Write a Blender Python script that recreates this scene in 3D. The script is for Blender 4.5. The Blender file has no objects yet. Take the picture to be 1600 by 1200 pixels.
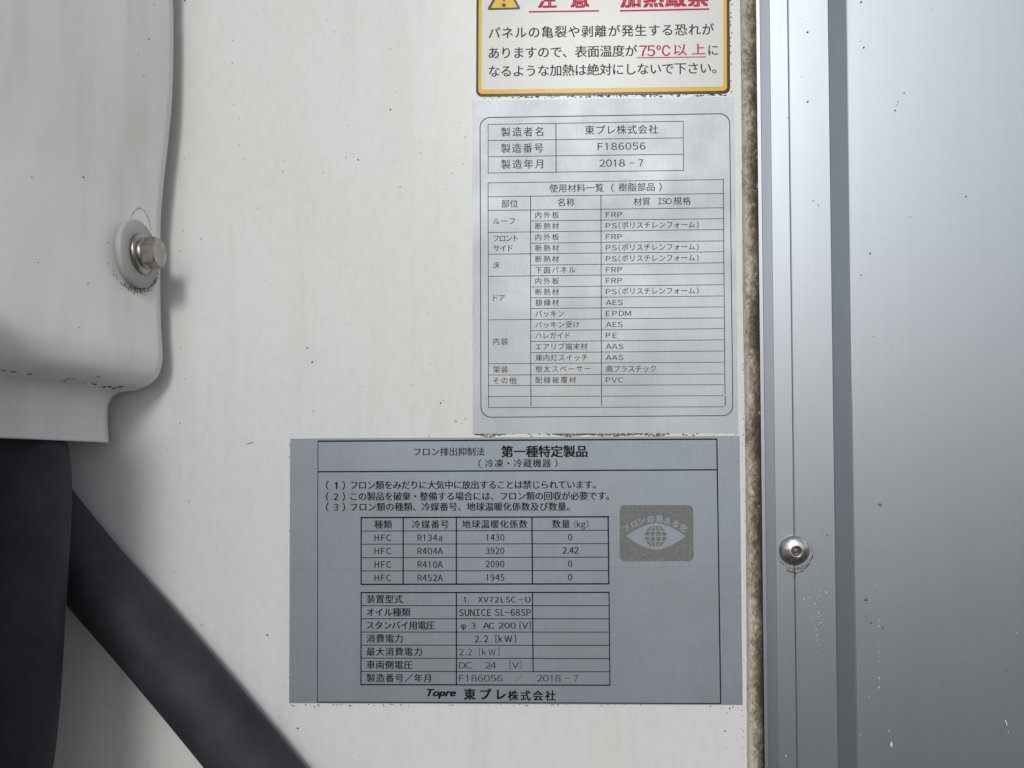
import bpy, bmesh, math, random
from mathutils import Vector, Matrix

random.seed(7)
R = math.radians
S = bpy.context.scene
COL = S.collection

# ------------------------------------------------------------------ camera
DIST = 0.35                 # metres from lens to the wall plane (y = 0), camera looks along +y
FOC = 1155.0                # focal length in pixels of the 1600 px wide photograph
YAW, PITCH, ROLL = 0.0234957, 0.0185002, -0.0053141
cy, sy, cp, sp = math.cos(YAW), math.sin(YAW), math.cos(PITCH), math.sin(PITCH)
FWD = Vector((-sy * cp, cy * cp, sp))
RT0 = Vector((cy, sy, 0))
UP0 = RT0.cross(FWD)
RIGHT = math.cos(ROLL) * RT0 + math.sin(ROLL) * UP0
UPV = -math.sin(ROLL) * RT0 + math.cos(ROLL) * UP0
CAM = Vector((0, -DIST, 0))
cd = bpy.data.cameras.new('camera')
cd.sensor_fit = 'HORIZONTAL'
cd.sensor_width = 36.0
cd.lens = FOC / 1600.0 * 36.0
cd.clip_start = 0.01
cd.clip_end = 2000
cam = bpy.data.objects.new('camera', cd)
cam.matrix_world = Matrix.Translation(CAM) @ Matrix((RIGHT, UPV, -FWD)).transposed().to_4x4()
COL.objects.link(cam)
S.camera = cam

# ------------------------------------------------------------------ light
SUN_EL, SUN_AZ = 25.0, -5.0          # sun behind the camera, a little to its left
w = bpy.data.worlds.new('World')
S.world = w
w.use_nodes = True
nt = w.node_tree
nt.nodes.clear()
sky = nt.nodes.new('ShaderNodeTexSky')
sky.sky_type = 'NISHITA'
sky.sun_disc = False
sky.sun_elevation = R(SUN_EL)
sky.sun_rotation = R(180 + SUN_AZ)
sky.dust_density = 1.0
sky.air_density = 1.0
bg = nt.nodes.new('ShaderNodeBackground')
bg.inputs['Strength'].default_value = 0.15
wo = nt.nodes.new('ShaderNodeOutputWorld')
hs = nt.nodes.new('ShaderNodeHueSaturation')          # thin white haze: a paler sky
hs.inputs['Saturation'].default_value = 0.55
nt.links.new(sky.outputs[0], hs.inputs['Color'])
nt.links.new(hs.outputs[0], bg.inputs[0])
nt.links.new(bg.outputs[0], wo.inputs[0])
sd = bpy.data.lights.new('sun', 'SUN')
sd.energy = 1.7
sd.angle = R(11.0)
sd.color = (1.0, 0.985, 0.955)
sun = bpy.data.objects.new('sun', sd)
to_sun = Vector((-math.sin(R(SUN_AZ)) * math.cos(R(SUN_EL)), -math.cos(R(SUN_AZ)) * math.cos(R(SUN_EL)), math.sin(R(SUN_EL))))
sun.rotation_euler = to_sun.to_track_quat('Z', 'Y').to_euler()
COL.objects.link(sun)
S.view_settings.view_transform = 'Standard'
S.view_settings.look = 'None'
S.view_settings.exposure = -0.50
S.view_settings.gamma = 1.0
S.view_settings.use_curve_mapping = False


# ------------------------------------------------------------------ helpers
def at(px, py, depth=0.0):
    """photo pixel -> point at the given distance in front of the wall plane"""
    d = FWD + RIGHT * ((px - 800) / FOC) - UPV * ((py - 600) / FOC)
    k = (DIST - depth) / d.y
    return CAM + d * k


def link(name, me, mat=None, parent=None, smooth=False):
    if mat is not None and not me.materials:
        for m in (mat if isinstance(mat, (list, tuple)) else [mat]):
            me.materials.append(m)
    o = bpy.data.objects.new(name, me)
    COL.objects.link(o)
    if parent is not None:
        o.parent = parent
    if smooth:
        for p in me.polygons:
            p.use_smooth = True
    return o


def mesh(name, verts, faces, mat=None, parent=None, smooth=False, mats=None):
    me = bpy.data.meshes.new(name)
    me.from_pydata([tuple(v) for v in verts], [], faces)
    o = link(name, me, mat, parent, smooth)
    if mats:
        for p, k in zip(me.polygons, mats):
            p.material_index = k
    me.update()
    return o


def tag(o, label=None, cat=None, group=None, kind=None):
    if label: o['label'] = label
    if cat: o['category'] = cat
    if group: o['group'] = group
    if kind: o['kind'] = kind
    return o


def empty(name, loc, label, cat):
    o = bpy.data.objects.new(name, None)
    o.empty_display_size = 0.02
    COL.objects.link(o)
    o.location = loc
    bpy.context.view_layer.update()
    return tag(o, label, cat)


class MB:
    """collects flat print shapes given in photo pixels, at one height above the wall"""
    def __init__(s, depth):
        s.v, s.f, s.d = [], [], depth

    def poly(s, pts):
        i = len(s.v)
        ps = [at(x, y, s.d) for x, y in pts]
        a = sum((ps[k].x * ps[(k + 1) % len(ps)].z - ps[(k + 1) % len(ps)].x * ps[k].z) for k in range(len(ps)))
        if a < 0: ps.reverse()
        s.v += ps
        s.f.append(tuple(range(i, i + len(ps))))

    def line(s, x0, y0, x1, y1, wd):
        dx, dy = x1 - x0, y1 - y0
        l = math.hypot(dx, dy)
        nx, ny = -dy / l * wd / 2, dx / l * wd / 2
        s.poly([(x0 + nx, y0 + ny), (x1 + nx, y1 + ny), (x1 - nx, y1 - ny), (x0 - nx, y0 - ny)])

    def ring(s, outer, inner):
        n = len(outer)
        for k in range(n):
            j = (k + 1) % n
            s.poly([outer[k], outer[j], inner[j], inner[k]])

    def build(s, name, mat, parent):
        o = mesh(name, s.v, s.f, mat, None)
        adopt(o, parent)
        return o


def adopt(o, parent):
    if parent is None: return o
    o.parent = parent
    bpy.context.view_layer.update()
    o.matrix_parent_inverse = parent.matrix_world.inverted()
    return o


def rrect(c, r, n=7, inset=0.0):
    """rounded quad in pixels; c = TL, TR, BR, BL"""
    pts = []
    m = len(c)
    cx, cyy = sum(p[0] for p in c) / 4, sum(p[1] for p in c) / 4
    q = [Vector((p[0] + (inset if p[0] < cx else -inset), p[1] + (inset if p[1] < cyy else -inset))) for p in c]
    for k in range(4):
        P, A, B = q[k], q[k - 1], q[(k + 1) % 4]
        ua, ub = (A - P).normalized(), (B - P).normalized()
        O = P + ua * r + ub * r
        for t in range(n + 1):
            a = math.pi / 2 * t / n
            pts.append(tuple(O - ub * r * math.cos(a) - ua * r * math.sin(a)) if False else tuple(O - ub * r * math.sin(math.pi / 2 - a) - ua * r * math.sin(a)))
    return pts


def slab(name, pts, d0, d1, mat, parent):
    """prism between two heights above the wall with the outline pts (pixels, measured on the wall)"""
    a = [at(x, y, 0) for x, y in pts]
    ar = sum((a[k].x * a[(k + 1) % len(a)].z - a[(k + 1) % len(a)].x * a[k].z) for k in range(len(a)))
    if ar < 0: a.reverse()
    n = len(a)
    v = [Vector((p.x, -d1, p.z)) for p in a] + [Vector((p.x, -d0, p.z)) for p in a]
    f = [tuple(range(n)), tuple(range(2 * n - 1, n - 1, -1))]
    f += [(k, k + n, (k + 1) % n + n, (k + 1) % n) for k in range(n)]
    o = mesh(name, v, f, mat)
    bm = bmesh.new(); bm.from_mesh(o.data)
    bmesh.ops.recalc_face_normals(bm, faces=bm.faces)
    bm.to_mesh(o.data); bm.free()
    return adopt(o, parent)


# ---- lettering ----------------------------------------------------------
TEXTS = []


def full(s):
    return ''.join(chr(ord(ch) + 0xFEE0) if '!' <= ch <= '~' else ch for ch in s)


def T(key, s, x0, x1, yc, em, bold=0.0, slant=0.0, raw=False, ang=None, stretch=False, xs=1.0):
    """ink from x0 to x1, centred on yc (photo pixels); em = type size, xs = letter width"""
    TEXTS.append((key, s if raw else full(s), x0, x1, yc, em, bold, slant, ang, stretch, xs))


ONE = '\uff11'                # the plates' plain 1 has no foot: drawn by hand
ONE_V = [(.455, 0), (.545, 0), (.545, .735), (.475, .735), (.335, .615), (.375, .555), (.455, .62)]
ONE_F = [(0, 1, 2, 3, 6), (3, 4, 5, 6)]


def build_texts(targets):
    """targets: key -> (name, material, parent, depth)"""
    def curve(s, sp, slant):
        c = bpy.data.curves.new('lettering', 'FONT')
        c.body = s.replace(ONE, '\u3000')
        c.space_character = sp
        c.shear = slant
        c.resolution_u = 3
        o = bpy.data.objects.new('lettering', c)
        COL.objects.link(o)
        return o

    def read(o, s, sp, dg):
        me = o.evaluated_get(dg).to_mesh()
        v = [(q.co.x, q.co.y) for q in me.vertices]
        f = [tuple(p.vertices) for p in me.polygons]
        o.evaluated_get(dg).to_mesh_clear()
        for k, ch in enumerate(s):
            if ch == ONE:
                b = len(v)
                v += [(x + k * (.5 + .5 * sp), y) for x, y in ONE_V]
                f += [tuple(i + b for i in q) for q in ONE_F]
        xs = [q[0] for q in v]
        return v, f, min(xs), max(xs)
    one = [curve(t[1], 1.0, t[7]) for t in TEXTS]
    two = [curve(t[1], 1.5, t[7]) for t in TEXTS]
    bpy.context.view_layer.update()
    dg = bpy.context.evaluated_depsgraph_get()
    final, sps = [], []
    for t, a, b in zip(TEXTS, one, two):
        _, _, l1, h1_ = read(a, t[1], 1.0, dg)
        _, _, l2, h2_ = read(b, t[1], 1.5, dg)
        w1, w2 = h1_ - l1, h2_ - l2
        want = (t[3] - t[2]) / t[5] / t[10]
        sp = 1.0
        if abs(w2 - w1) > 1e-4 and not t[9] and len(t[1]) > 1:
            sp = 1.0 + (want - w1) / ((w2 - w1) / 0.5)
        sps.append(max(0.0, sp))
        final.append(curve(t[1], sps[-1], t[7]))
    bpy.context.view_layer.update()
    dg = bpy.context.evaluated_depsgraph_get()
    out = {}
    for t, o, sp in zip(TEXTS, final, sps):
        key, s, x0, x1, yc, em, bold, slant, ang, stretch, xs = t
        name, mat, par, depth = targets[key]
        v2, f2, lo, hi = read(o, s, sp, dg)
        V_, F_ = out.setdefault(key, ([], []))
        P0, P1 = at(x0, yc, depth), at(x1, yc, depth)
        k = (P1.x - P0.x) / (x1 - x0) * em           # metres per em
        kx = (P1.x - P0.x) / (hi - lo) if ang is None else k
        if bold <= 0: shifts = [(0, 0)]
        elif bold < .025: shifts = [(-bold, bold * .3), (bold, -bold * .3)]
        else: shifts = [(-bold, -bold * .5), (bold, bold * .5), (bold, -bold * .5), (-bold, bold * .5)]
        for n_, (dx, dy) in enumerate(shifts):       # heavier strokes: the glyph over itself, each a hair higher
            base = len(V_)
            dd = depth + n_ * 4e-6
            for (x, y) in v2:
                if ang is None:
                    V_.append(Vector((P0.x + (x - lo) * kx + dx * k, -dd, P0.z + (y + dy - 0.38) * k)))
                else:
                    u, q = (x + dx - (lo + hi) / 2) * k, (y + dy - 0.38) * k
                    ca, sa = math.cos(ang), math.sin(ang)
                    C = (P0 + P1) / 2
                    V_.append(Vector((C.x + u * ca - q * sa, -dd, C.z + u * sa + q * ca)))
            F_ += [tuple(i + base for i in p) for p in f2]
    for o in one + two + final:
        c = o.data
        bpy.data.objects.remove(o)
        bpy.data.curves.remove(c)
    for key, (V_, F_) in out.items():
        name, mat, par, depth = targets[key]
        o = adopt(mesh(name, V_, F_, mat), par)
        bm = bmesh.new(); bm.from_mesh(o.data)
        for f in bm.faces:
            f.normal_update()
            if f.normal.y > 0: f.normal_flip()
        bm.to_mesh(o.data); bm.free()


# ------------------------------------------------------------------ materials
def mat(name, base, rough=0.5, metal=0.0, spec=0.5):
    m = bpy.data.materials.new(name)
    m.use_nodes = True
    b = m.node_tree.nodes['Principled BSDF']
    b.inputs['Base Color'].default_value = (*base, 1)
    b.inputs['Roughness'].default_value = rough
    b.inputs['Metallic'].default_value = metal
    b.inputs['Specular IOR Level'].default_value = spec
    return m


class NT:
    def __init__(s, m):
        s.t = m.node_tree
        s.b = s.t.nodes['Principled BSDF']
        g = s.t.nodes.new('ShaderNodeNewGeometry')
        s.pos = g.outputs['Position']

    def scale(s, v, k):
        n = s.t.nodes.new('ShaderNodeMapping')
        n.inputs['Scale'].default_value = k
        s.t.links.new(v, n.inputs['Vector'])
        return n.outputs[0]

    def noise(s, k, sc=1.0, detail=4, rough=0.55, dist=0.0):
        n = s.t.nodes.new('ShaderNodeTexNoise')
        n.inputs['Scale'].default_value = sc
        n.inputs['Detail'].default_value = detail
        n.inputs['Roughness'].default_value = rough
        n.inputs['Distortion'].default_value = dist
        s.t.links.new(s.scale(s.pos, k), n.inputs['Vector'])
        return n.outputs['Fac']

    def ramp(s, v, stops):
        n = s.t.nodes.new('ShaderNodeValToRGB')
        e = n.color_ramp.elements
        while len(e) < len(stops): e.new(0.5)
        for q, (p, c) in zip(e, stops):
            q.position = p
            q.color = (*c, 1) if isinstance(c, tuple) else (c, c, c, 1)
        s.t.links.new(v, n.inputs[0])
        return n.outputs[0]

    def mix(s, f, a, b, mode='MIX'):
        n = s.t.nodes.new('ShaderNodeMix')
        n.data_type = 'RGBA'
        n.blend_type = mode
        for q, i in ((f, 0), (a, 6), (b, 7)):
            if isinstance(q, (int, float)): n.inputs[i].default_value = q
            elif isinstance(q, tuple): n.inputs[i].default_value = (*q, 1)
            else: s.t.links.new(q, n.inputs[i])
        return n.outputs[2]

    def math(s, op, a, b=0.0):
        n = s.t.nodes.new('ShaderNodeMath')
        n.operation = op
        for q, i in ((a, 0), (b, 1)):
            if isinstance(q, (int, float)): n.inputs[i].default_value = q
            else: s.t.links.new(q, n.inputs[i])
        return n.outputs[0]

    def axis(s, i):
        n = s.t.nodes.new('ShaderNodeSeparateXYZ')
        s.t.links.new(s.pos, n.inputs[0])
        return n.outputs[i]

    def maprange(s, v, a, b, c=0.0, d=1.0):
        n = s.t.nodes.new('ShaderNodeMapRange')
        for q, k in zip((a, b, c, d), (1, 2, 3, 4)): n.inputs[k].default_value = q
        s.t.links.new(v, n.inputs[0])
        return n.outputs[0]

    def bump(s, h, strength, dist):
        n = s.t.nodes.new('ShaderNodeBump')
        n.inputs['Strength'].default_value = strength
        n.inputs['Distance'].default_value = dist
        s.t.links.new(h, n.inputs['Height'])
        s.t.links.new(n.outputs[0], s.b.inputs['Normal'])

    def col(s, v): s.t.links.new(v, s.b.inputs['Base Color'])
    def rgh(s, v): s.t.links.new(v, s.b.inputs['Roughness'])


M = {}
# white gel-coated panel, faintly blotched by grime
M['frp'] = mat('white_gelcoat', (0.74, 0.745, 0.735), 0.42)
n = NT(M['frp'])
blot = n.ramp(n.noise((7, 7, 5), 1.0, 6, 0.6, 0.4), [(0.35, (0.71, 0.71, 0.70)), (0.62, (0.72, 0.74, 0.75))])
grain = n.ramp(n.noise((260, 260, 120), 1.0, 3), [(0.25, (0.95, 0.945, 0.935)), (0.55, (1, 1, 1))])
run = n.ramp(n.noise((75, 75, 4.5), 1.0, 5, 0.6, 0.3), [(0.30, (0.93, 0.92, 0.90)), (0.50, (1, 1, 1))])
grain = n.mix(0.8, grain, n.mix(1.0, grain, run, 'MULTIPLY'))
c = n.mix(1.0, blot, grain, 'MULTIPLY')
fine = n.ramp(n.noise((1500, 1500, 1500), 1.0, 2), [(0.70, (1, 1, 1)), (0.80, (0.80, 0.78, 0.74))])
n.col(n.mix(0.6, c, n.mix(1.0, c, fine, 'MULTIPLY')))
n.rgh(n.ramp(n.noise((20, 20, 14), 1.0, 4), [(0.3, 0.27), (0.7, 0.38)]))
n.bump(n.noise((30, 30, 30), 1.0, 2), 0.05, 0.002)

M['cowl'] = mat('white_moulded_plastic', (0.72, 0.72, 0.70), 0.45)
n = NT(M['cowl'])
blot = n.ramp(n.noise((10, 10, 4), 1.0, 6, 0.62, 0.6), [(0.34, (0.77, 0.755, 0.73)), (0.60, (0.86, 0.86, 0.855))])
streak = n.ramp(n.noise((120, 60, 6), 1.0, 5), [(0.30, (0.90, 0.885, 0.86)), (0.55, (1, 1, 1))])
n.col(n.mix(1.0, blot, streak, 'MULTIPLY'))
n.bump(n.noise((70, 70, 70), 1.0, 3), 0.15, 0.002)

# satin anodised aluminium, fine vertical extrusion lines
M['alu'] = mat('anodised_aluminium', (0.47, 0.50, 0.55), 0.46, 1.0)
n = NT(M['alu'])
ln = n.noise((2600, 2600, 6), 1.0, 2, 0.5)
n.col(n.ramp(ln, [(0.25, (0.385, 0.42, 0.47)), (0.75, (0.405, 0.44, 0.49))]))
n.rgh(n.ramp(n.noise((60, 60, 10), 1.0, 4), [(0.3, 0.455), (0.7, 0.485)]))
n.bump(ln, 0.012, 0.0002)

M['alu_dull'] = mat('weathered_aluminium', (0.50, 0.515, 0.52), 0.5, 0.9)

# brushed foil of the two grey labels
def foil(name, base):
    m = mat(name, base, 0.55, 0.6)
    n = NT(m)
    b = n.noise((900, 900, 60), 1.0, 3, 0.6)
    g = n.noise((1100, 1100, 1100), 1.0, 2, 0.5)
    k = n.mix(0.35, n.ramp(b, [(0.2, tuple(x * 0.94 for x in base)), (0.8, tuple(min(1, x * 1.05) for x in base))]),
              n.ramp(g, [(0.2, tuple(x * 0.85 for x in base)), (0.8, tuple(min(1, x * 1.12) for x in base))]))
    sm = n.ramp(n.noise((22, 22, 16), 1.0, 6, 0.6, 0.7), [(0.33, (0.93, 0.92, 0.90)), (0.6, (1, 1, 1))])
    n.col(n.mix(1.0, k, sm, 'MULTIPLY'))
    n.rgh(n.ramp(n.noise((30, 30, 30), 1.0, 5), [(0.3, 0.50), (0.7, 0.62)]))
    n.bump(n.noise((140, 140, 140), 1.0, 4), 0.08, 0.001)
    return m


M['foil'] = foil('silver_foil', (0.465, 0.495, 0.535))
M['foil_blue'] = foil('grey_foil', (0.325, 0.365, 0.42))

# glossy laminated sticker sheet
def lam(name, base, rough=0.24):
    m = mat(name, base, rough, 0, 0.16)
    m.node_tree.nodes['Principled BSDF'].inputs['Coat Weight'].default_value = 0.0
    m.node_tree.nodes['Principled BSDF'].inputs['Coat Roughness'].default_value = 0.16
    n = NT(m)
    n.bump(n.noise((330, 330, 240), 1.0, 4, 0.6), 0.07, 0.0006)
    return m


M['lam_white'] = lam('white_laminate', (0.70, 0.72, 0.70))
M['lam_yellow'] = lam('yellow_laminate', (0.78, 0.48, 0.010))
M['lam_black'] = lam('black_laminate', (0.015, 0.018, 0.024))
M['ink_navy'] = mat('dark_ink', (0.04, 0.05, 0.07), 0.6, 0, .2)
M['ink_red'] = mat('red_ink', (0.55, 0.045, 0.085), 0.6, 0, .2)
M['ink'] = mat('black_ink', (0.010, 0.011, 0.016), 0.65, 0, .15)
M['ink_soft'] = mat('worn_black_ink', (0.075, 0.08, 0.085), 0.7, 0, .1)
n = NT(M['ink_soft'])
n.col(n.ramp(n.noise((420, 420, 420), 1.0, 3), [(0.40, (0.028, 0.031, 0.036)), (0.74, (0.12, 0.125, 0.13))]))
M['ink_thin'] = mat('fine_black_ink', (0.035, 0.04, 0.048), 0.7, 0, .1)
M['ink_grey'] = mat('brown_grey_ink', (0.20, 0.19, 0.185), 0.55)
n = NT(M['ink_grey'])
n.col(n.ramp(n.noise((1500, 1500, 1500), 1.0, 3), [(0.3, (0.140, 0.141, 0.148)), (0.58, (0.172, 0.173, 0.180)), (0.72, (0.255, 0.262, 0.275))]))

M['rubber'] = mat('black_foam_rubber', (0.020, 0.022, 0.027), 0.68, 0, 0.3)
n = NT(M['rubber'])
n.col(n.ramp(n.noise((60, 60, 60), 1.0, 5), [(0.3, (0.015, 0.017, 0.022)), (0.7, (0.027, 0.030, 0.037))]))
dust = n.ramp(n.noise((520, 520, 520), 1.0, 5, 0.65), [(0.60, 0.0), (0.78, 1.0)])
base_ = n.ramp(n.noise((60, 60, 60), 1.0, 5), [(0.3, (0.024, 0.027, 0.034)), (0.7, (0.040, 0.044, 0.053))])
n.col(n.mix(n.math('MULTIPLY', dust, 0.45), base_, (0.085, 0.083, 0.078)))
n.bump(n.noise((700, 700, 700), 1.0, 4), 0.25, 0.0006)

# grimy sealant: cream at the wall side, brown-black mould towards the post
M['sealant'] = mat('mouldy_sealant', (0.5, 0.47, 0.42), 0.75, 0, 0.25)
n = NT(M['sealant'])
XL, XR = at(1160, 600).x, at(1187, 600).x
gx = n.maprange(n.axis(0), XL + 0.0005, XR)
wob = n.math('ADD', gx, n.math('MULTIPLY', n.math('SUBTRACT', n.noise((430, 430, 330), 1.0, 8, 0.80, 0.2), 0.5), 1.7))
big = n.math('ADD', wob, n.math('MULTIPLY', n.math('SUBTRACT', n.noise((60, 60, 34), 1.0, 4, 0.6), 0.5), 1.25))
c1 = n.ramp(big, [(0.10, (0.62, 0.585, 0.53)), (0.30, (0.40, 0.35, 0.275)), (0.58, (0.15, 0.122, 0.088)), (0.90, (0.045, 0.037, 0.026))])
spk = n.ramp(n.noise((900, 900, 700), 1.0, 3, 0.6), [(0.60, 0.0), (0.70, 1.0)])
c2 = n.mix(n.math('MULTIPLY', spk, 0.55), c1, (0.045, 0.04, 0.028))
flakes = n.ramp(n.noise((330, 330, 170), 1.0, 5, 0.65), [(0.63, 0.0), (0.68, 1.0)])  # pale flakes in the sealant
n.col(n.mix(n.math('MULTIPLY', flakes, 0.65), c2, (0.50, 0.46, 0.40)))
n.bump(n.noise((900, 900, 500), 1.0, 4), 0.6, 0.0008)

M['dirt'] = mat('dark_grime', (0.105, 0.094, 0.078), 0.85, 0, 0.2)
M['dirt_brown'] = mat('brown_grime', (0.20, 0.165, 0.115), 0.85, 0, 0.2)
M['dirt_faint'] = mat('faint_grime', (0.26, 0.25, 0.235), 0.8, 0, 0.2)
M['stain'] = mat('pale_stain', (0.52, 0.50, 0.46), 0.7)
M['chip'] = mat('pale_chip', (0.70, 0.70, 0.68), 0.7)
M['steel'] = mat('stainless_steel', (0.50, 0.47, 0.44), 0.34, 1.0)
n = NT(M['steel'])
n.col(n.ramp(n.noise((300, 300, 300), 1.0, 4), [(0.3, (0.30, 0.275, 0.245)), (0.7, (0.48, 0.455, 0.425))]))
n.rgh(n.ramp(n.noise((500, 500, 500), 1.0, 3), [(0.3, 0.28), (0.7, 0.46)]))
M['steel_bright'] = mat('dome_steel', (0.62, 0.60, 0.57), 0.27, 1.0)
n = NT(M['steel_bright'])
n.rgh(n.ramp(n.noise((700, 700, 700), 1.0, 3), [(0.3, 0.22), (0.7, 0.40)]))
M['core'] = mat('dark_steel', (0.16, 0.15, 0.12), 0.5, 0.8)  # darker steel inside the rivet hole
M['nylon'] = mat('translucent_nylon', (0.40, 0.41, 0.405), 0.5)
M['nylon'].node_tree.nodes['Principled BSDF'].inputs['Subsurface Weight'].default_value = 0.25
M['nylon'].node_tree.nodes['Principled BSDF'].inputs['Subsurface Radius'].default_value = (0.002, 0.002, 0.002)
M['algae'] = mat('green_algae', (0.20, 0.17, 0.08), 0.85, 0, 0.2)
n = NT(M['algae'])
n.col(n.ramp(n.noise((900, 900, 900), 1.0, 3), [(0.35, (0.07, 0.055, 0.018)), (0.65, (0.36, 0.32, 0.20))]))
M['ground'] = mat('asphalt', (0.06, 0.06, 0.06), 0.9)
n = NT(M['ground'])
n.col(n.ramp(n.noise((1, 1, 1), 3.0, 8), [(0.3, (0.045, 0.045, 0.046)), (0.7, (0.085, 0.083, 0.08))]))

# ------------------------------------------------------------------ setting
g = mesh('ground', [(-300, -300, -1.35), (300, -300, -1.35), (300, 300, -1.35), (-300, 300, -1.35)], [(0, 1, 2, 3)], M['ground'])
tag(g, kind='structure')


def blob(x, y, r, el=1.0, ang=0.0, n=7):
    """small ragged spot outline in pixels"""
    ca, sa = math.cos(ang), math.sin(ang)
    out = []
    for k in range(n):
        a = 2 * math.pi * k / n + random.uniform(-.25, .25)
        q = r * random.uniform(0.65, 1.2)
        u, v = q * math.cos(a) * el, q * math.sin(a)
        out.append((x + u * ca - v * sa, y + u * sa + v * ca))
    return out


class Marks:
    """grime spots that become part of a surface's own mesh"""
    def __init__(s): s.items = []

    def add(s, x, y, r, m=1, el=1.0, ang=0.0, n=7): s.items.append((blob(x, y, r, el, ang, n), m))

    def cluster(s, x0, y0, x1, y1, n, r0, r1, m=1, bias=1.0):
        for _ in range(n):
            t = random.random()
            x = x0 + (x1 - x0) * t
            y = y0 + (y1 - y0) * random.random() ** bias
            s.add(x, y, random.uniform(r0, r1), m if isinstance(m, int) else random.choice(m), random.uniform(0.8, 1.8), random.uniform(-.5, .5))


def marked(name, verts, faces, mats, marks, depth, smooth=False):
    v = [Vector(p) for p in verts]
    f = list(faces)
    mi = [0] * len(f)
    for k, (pts, m) in enumerate(marks.items):
        i = len(v)
        ps = [at(x, y, depth) for x, y in pts]
        a = sum((ps[q].x * ps[(q + 1) % len(ps)].z - ps[(q + 1) % len(ps)].x * ps[q].z) for q in range(len(ps)))
        if a < 0: ps.reverse()
        dd = (k % 9) * 4e-6                    # spots that overlap must not share one plane
        v += [Vector((p.x, p.y - dd, p.z)) for p in ps]
        f.append(tuple(range(i, i + len(ps))))
        mi.append(m)
    o = mesh(name, v, f, None)
    for m in mats: o.data.materials.append(m)
    for p, k in zip(o.data.polygons, mi): p.material_index = k
    return o


def box_vf(x0, x1, y0, y1, z0, z1):
    v = [(x0, y0, z0), (x1, y0, z0), (x1, y1, z0), (x0, y1, z0), (x0, y0, z1), (x1, y0, z1), (x1, y1, z1), (x0, y1, z1)]
    f = [(3, 2, 1, 0), (4, 5, 6, 7), (0, 1, 5, 4), (1, 2, 6, 5), (2, 3, 7, 6), (3, 0, 4, 7)]
    return v, f


mk = Marks()
for x, y, r in ((277, 15, 1.2), (289, 1, 2), (363, 63, 1.4), (363, 98, 1.4), (365, 163, .9), (374, 185, 1.2), (374, 227, 1.2),
                (289, 248, 1.1), (522, 50, 1.3), (543, 52, .9), (610, 77, 1), (610, 112, 1), (610, 171, 1.8), (620, 143, .9),
                (545, 196, 1.0), (541, 246, 1.3), (548, 241, .9), (560, 250, 1.7), (442, 268, 1.6), (505, 270, 1), (657, 239, 1.3),
                (625, 292, 1.5), (641, 297, .9), (717, 192, 1.2), (727, 214, 1.1), (723, 256, 1.4), (706, 271, 1.1), (696, 296, 1),
                (282, 544, 1.3), (290, 592, 1.2), (480, 544, 1.8), (488, 566, 2.2), (490, 643, 1.5), (453, 627, .8), (525, 607, 1),
                (281, 661, 1.6), (261, 703, 1.2), (545, 506, .9), (368, 574, .9), (689, 630, 2.4), (694, 627, 1.4), (712, 658, 1.6),
                (727, 656, 1.3), (727, 653, 1), (722, 662, 1), (670, 682, 1.2), (418, 716, 1.3), (295, 784, 1.2), (273, 895, 1.3),
                (418, 992, 1.8), (465, 1138, 1.8), (437, 1119, 1), (315, 977, 1.2), (296, 783, 1), (680, 570, .8), (590, 575, 1),
                (673, 568, .9), (642, 601, 1), (281, 392, 1.2), (314, 373, 1.5), (286, 361, 1.3), (275, 340, 1)):
    mk.add(x, y, r * .85, 1 if r > 1.65 else 3, random.uniform(.8, 1.5), random.uniform(-.8, .8))
mk.add(390, 692, 6.5, 1, 0.9, -.2, 5) if False else mk.items.append(([(384, 695), (388, 692.6), (396, 690.4), (395.6, 691.6), (391, 693.2)], 1))
for _ in range(150):                                   # fine airborne dirt
    x, y = random.uniform(265, 1150), random.uniform(0, 1200)
    mk.add(x, y, random.uniform(.3, .75), random.choice((3, 3, 3, 1)), random.uniform(.8, 2.2), random.uniform(-1, 1))
# grime collected under and beside the labels
mk.cluster(752, 151.5, 1142, 148, 60, .5, 1.5, (2, 2, 1), .6)
for _ in range(100):
    t = random.random() ** .8
    x = 752 + t * 385
    mk.add(x, 152 - (x - 752) * .0128 + random.uniform(-1, 2.6), random.uniform(.5, 1.5), random.choice((1, 1, 2)), random.uniform(1, 2.4))
for _ in range(26):
    mk.add(1141 + random.uniform(-1.5, 2.5), random.uniform(-10, 148), random.uniform(.5, 1.5), random.choice((1, 1, 2)), 1, 0)
for x0, x1, nn in ((742, 790, 90), (865, 915, 110), (915, 1000, 150), (1000, 1045, 60), (790, 865, 16), (1045, 1150, 10)):
    for _ in range(nn):
        x = random.uniform(x0, x1)
        e = min(x - x0, x1 - x) / (x1 - x0) * 2
        mk.add(x, 677.5 + random.random() ** 1.3 * (1.2 + 4.2 * e), random.uniform(.5, 1.5), random.choice((1, 2, 2)), random.uniform(1, 1.9), random.uniform(-.4, .4))
for _ in range(26):
    mk.add(453.5 + random.uniform(-1.5, .8), random.uniform(690, 1098), random.uniform(.5, 1.3), random.choice((1, 2)))
for _ in range(70):
    x = 455 + random.random() ** 1.4 * 690
    mk.add(x, 1100.5 + random.random() ** 2 * 4, random.uniform(.4, 1.2), random.choice((1, 2, 3)), random.uniform(1, 2))
for x, y in ((1128, 1106), (1140, 1107), (1145, 1105), (1136, 1114), (1132, 1143), (1134, 1142), (1135, 1168)):
    mk.add(x, y, random.uniform(.7, 1.5), 1)
for _ in range(70):
    mk.add(1161 + random.gauss(0, 1.8), random.uniform(0, 1200), random.uniform(.4, 1.1), random.choice((1, 2, 3)), 1, 0)
for _ in range(14):
    mk.add(random.uniform(738, 741), random.uniform(420, 680), random.uniform(.5, 1), 2)
v, f = box_vf(-1.6, at(1190, 600).x, 0.0, 0.05, -1.0, 1.3)
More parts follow.
